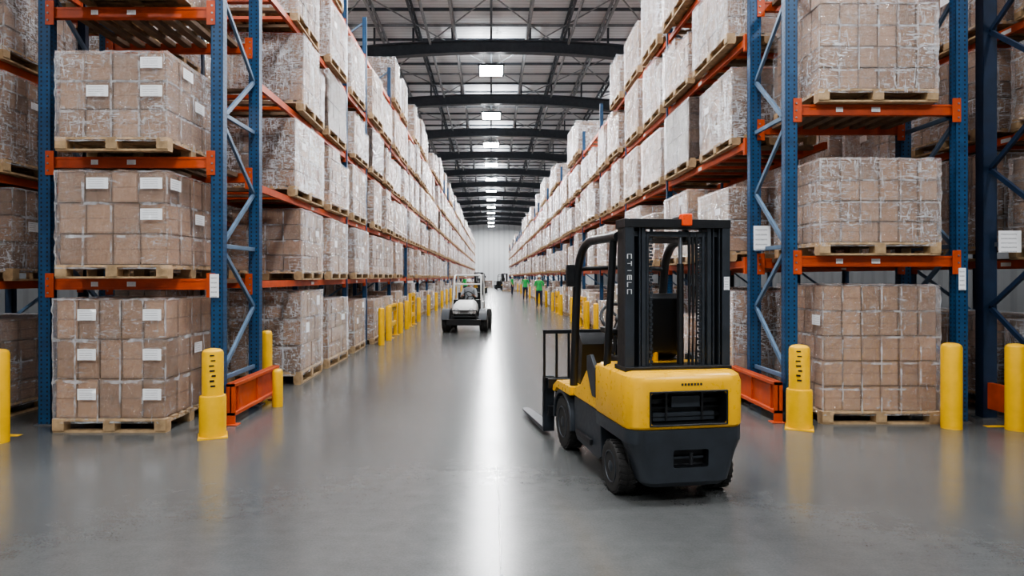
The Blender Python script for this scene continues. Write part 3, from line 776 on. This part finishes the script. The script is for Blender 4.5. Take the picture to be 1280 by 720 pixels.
PE = empty('person', (2.55, 34.0, 0), math.radians(-15))
V = [(0,0,.95), (0,0,1.10), (0,-.01,1.30), (0,0,1.43), (0,0,1.53)]; E = [(0,1),(1,2),(2,3),(3,4)]; Rd = [(.16,.12),(.145,.11),(.175,.12),(.09,.07),(.055,.055)]
for s in (-1, 1):
    b = len(V); V += [(s*.10,0,.86),(s*.11,-.02,.50),(s*.115,.02,.09),(s*.13,-.13,.045)]; E += [(0,b),(b,b+1),(b+1,b+2),(b+2,b+3)]; Rd += [.10,.065,.045,(.045,.035)]
    b = len(V); V += [(s*.19,0,1.40),(s*.25,.02,1.13),(s*.25,-.10,.90)]; E += [(3,b),(b,b+1),(b+1,b+2)]; Rd += [.06,.045,.03]
bo = skin_mesh('body', V, E, Rd, 0)
for k in ('green', 'navy', 'skin', 'black'): bo.data.materials.append(M[k])
for p in bo.data.polygons:
    x, y, z = p.center
    p.material_index = 3 if z < .12 else (2 if (abs(x) > .19 and z < 1.15) or z > 1.46 else (0 if z > .93 else 1))
bo.parent = PE
for s in (-1, 1): hand(PE, (s*.25, -.105, .90), (0, -.25, -1), .3)
head(PE, (0, 0, 1.62))
clone(PE, (1.9, 58, 0), 1.2)
clone(PE, (-2.0, 50, 0), 2.6)
clone(PE, (2.4, 45, 0), 3.0)

# ------------------------------------------------------------------ utility cart (faces the camera)
UC = empty('utility_cart', (-.78, 19.2, 0), math.radians(-4))
for s in (-1, 1):
    wheel(.31, .24, s*.56, 0, s, UC, 'steel', 18); wheel(.31, .24, s*.56, 1.6, s, UC, 'steel', 18)
m = MB(); m.b2(-.42, .42, -.1, 1.9, .26, .44, 'dark'); m.b2(-.50, .50, -.46, -.38, .22, .40, 'black'); m.b2(-.40, .40, -.44, -.40, .46, .50, 'black')
for s in (-1, 1): m.b2(s*.3, s*.36, -.42, .1, .34, .40, 'black'); m.b2(s*.37, s*.40, -.44, -.40, .40, .66, 'black'); m.cyl((s*.1, 0, .31), (s*.46, 0, .31), .03, 'black'); m.beam((s*.3, -.1, .6), (s*.44, 0, .33), .03, .03, 'steel')
m.b2(-.40, .40, -.44, -.40, .64, .67, 'black')
m.obj('chassis', UC, bevel=.015)
m = MB()
m.loft([rrect(-.30, .30, -.33, .50, .08, .42, front=.05), rrect(-.33, .33, -.36, .50, .10, .56, front=.05)], 'black')
m.loft([rrect(-.34, .34, -.37, .50, .12, .56, front=.05), rrect(-.36, .36, -.36, .50, .14, .68, front=.05), rrect(-.34, .34, -.28, .50, .15, .80, front=.05), rrect(-.28, .28, -.05, .50, .13, .90, front=.05), rrect(-.22, .22, .15, .48, .10, .94, front=.05)], 'white')
for s in (-1, 1):
    rings = []
    for i in range(11):
        a = math.radians(35+135*i/10); rings.append([(s*.44, .36*math.cos(a), .31+.36*math.sin(a)), (s*.68, .36*math.cos(a), .31+.36*math.sin(a)), (s*.68, .385*math.cos(a), .31+.385*math.sin(a)), (s*.44, .385*math.cos(a), .31+.385*math.sin(a))])
    m.loft(rings, 'dark')
m.b2(-.44, .44, 1.4, 2.0, .44, .85, 'white')
m.obj('bodywork', UC, bevel=.012, fix=True)
m = MB()
for s in (-1, 1): m.lathe([(.075, 0), (.075, .04), (.02, .05)], (s*.22, -.35, .63), (0, -1, 0), 'label', 14); m.lathe([(.085, 0), (.085, .03)], (s*.22, -.35, .63), (0, -1, 0), 'black', 14)
for i in range(4): m.b2(-.12, .12, -.385, -.36, .575+i*.025, .585+i*.025, 'black')
m.obj('headlights', UC)
m = MB()
m.b2(-.40, .40, .95, 1.38, .5, .68, 'black'); m.b2(-.38, .38, 1.34, 1.44, .68, 1.15, 'black')
m.b2(-.42, .42, .50, .58, .56, .95, 'black'); m.cyl((0, .58, .9), (0, .82, 1.03), .02, 'black'); m.obj('seats', UC, bevel=.02)
m = MB()
for s in (-1, 1):
    m.tube([(s*.44, .55, .6), (s*.42, .68, 1.35)]+arc((s*.42, .72, 1.52), (s*.42, .76, 1.69), (s*.40, .95, 1.70))+[(s*.40, 1.5, 1.70), (s*.43, 1.6, 1.4), (s*.44, 1.66, .8)], .028, 'white')
m.tube([(-.42, .70, 1.42), (.42, .70, 1.42)], .022, 'white'); m.tube([(-.40, .95, 1.70), (.40, .95, 1.70)], .028, 'white'); m.tube([(-.40, 1.5, 1.70), (.40, 1.5, 1.70)], .028, 'white')
m.obj('roll_cage', UC, smooth=True)
c = Vector((0, .84, 1.04)); m = MB()
m.tube([c+Vector((.16*math.cos(a), .06*math.sin(a), .14*math.sin(a))) for a in [2*math.pi*i/20 for i in range(21)]], .014, 'black', 6)
for a in (0, 2.1, 4.2): m.cyl(c, c+Vector((.16*math.cos(a), .06*math.sin(a), .14*math.sin(a))), .01, 'black', 6)
m.obj('steering_wheel', UC)
DR = empty('driver', (-.78, 19.2, 0), math.radians(-4))
V = [(0,1.20,.78), (0,1.22,.95), (0,1.20,1.14), (0,1.19,1.27), (0,1.17,1.37)]; E = [(0,1),(1,2),(2,3),(3,4)]; Rd = [(.16,.12),(.145,.11),(.17,.12),(.09,.07),(.055,.055)]
for s in (-1, 1):
    b = len(V); V += [(s*.11,1.10,.77),(s*.14,.74,.82),(s*.14,.68,.50),(s*.14,.62,.485)]; E += [(0,b),(b,b+1),(b+1,b+2),(b+2,b+3)]; Rd += [.09,.062,.045,(.04,.035)]
    b = len(V); V += [(s*.19,1.19,1.24),(s*.24,1.07,1.0),(s*.17,.90,1.06)]; E += [(3,b),(b,b+1),(b+1,b+2)]; Rd += [.06,.045,.032]
bo = skin_mesh('body', V, E, Rd, 0)
for k in ('shirt', 'navy', 'skin', 'black'): bo.data.materials.append(M[k])
for p in bo.data.polygons:
    x, y, z = p.center
    p.material_index = 3 if z < .52 else (2 if z > 1.33 or (abs(x) > .13 and y < .96 and z > .95) else (0 if z > .86 else 1))
bo.parent = DR
for s in (-1, 1): hand(DR, (s*.17, .90, 1.06), (-s*.1, -1, .05), 1.0)
head(DR, (0, 1.15, 1.46))

# ------------------------------------------------------------------ camera
cam = bpy.data.cameras.new('camera'); co = bpy.data.objects.new('camera', cam); COL.objects.link(co)
co.location = (0, 0, 1.65); co.rotation_euler = (math.radians(90), 0, 0)
cam.sensor_width = 36; cam.lens = 22.5; cam.shift_x = 26/1280; cam.shift_y = -14/1280
cam.clip_end = 300; S.camera = co
w = bpy.data.worlds.new('world'); S.world = w; w.use_nodes = True
w.node_tree.nodes['Background'].inputs[0].default_value = (.6, .7, .8, 1); w.node_tree.nodes['Background'].inputs[1].default_value = .3
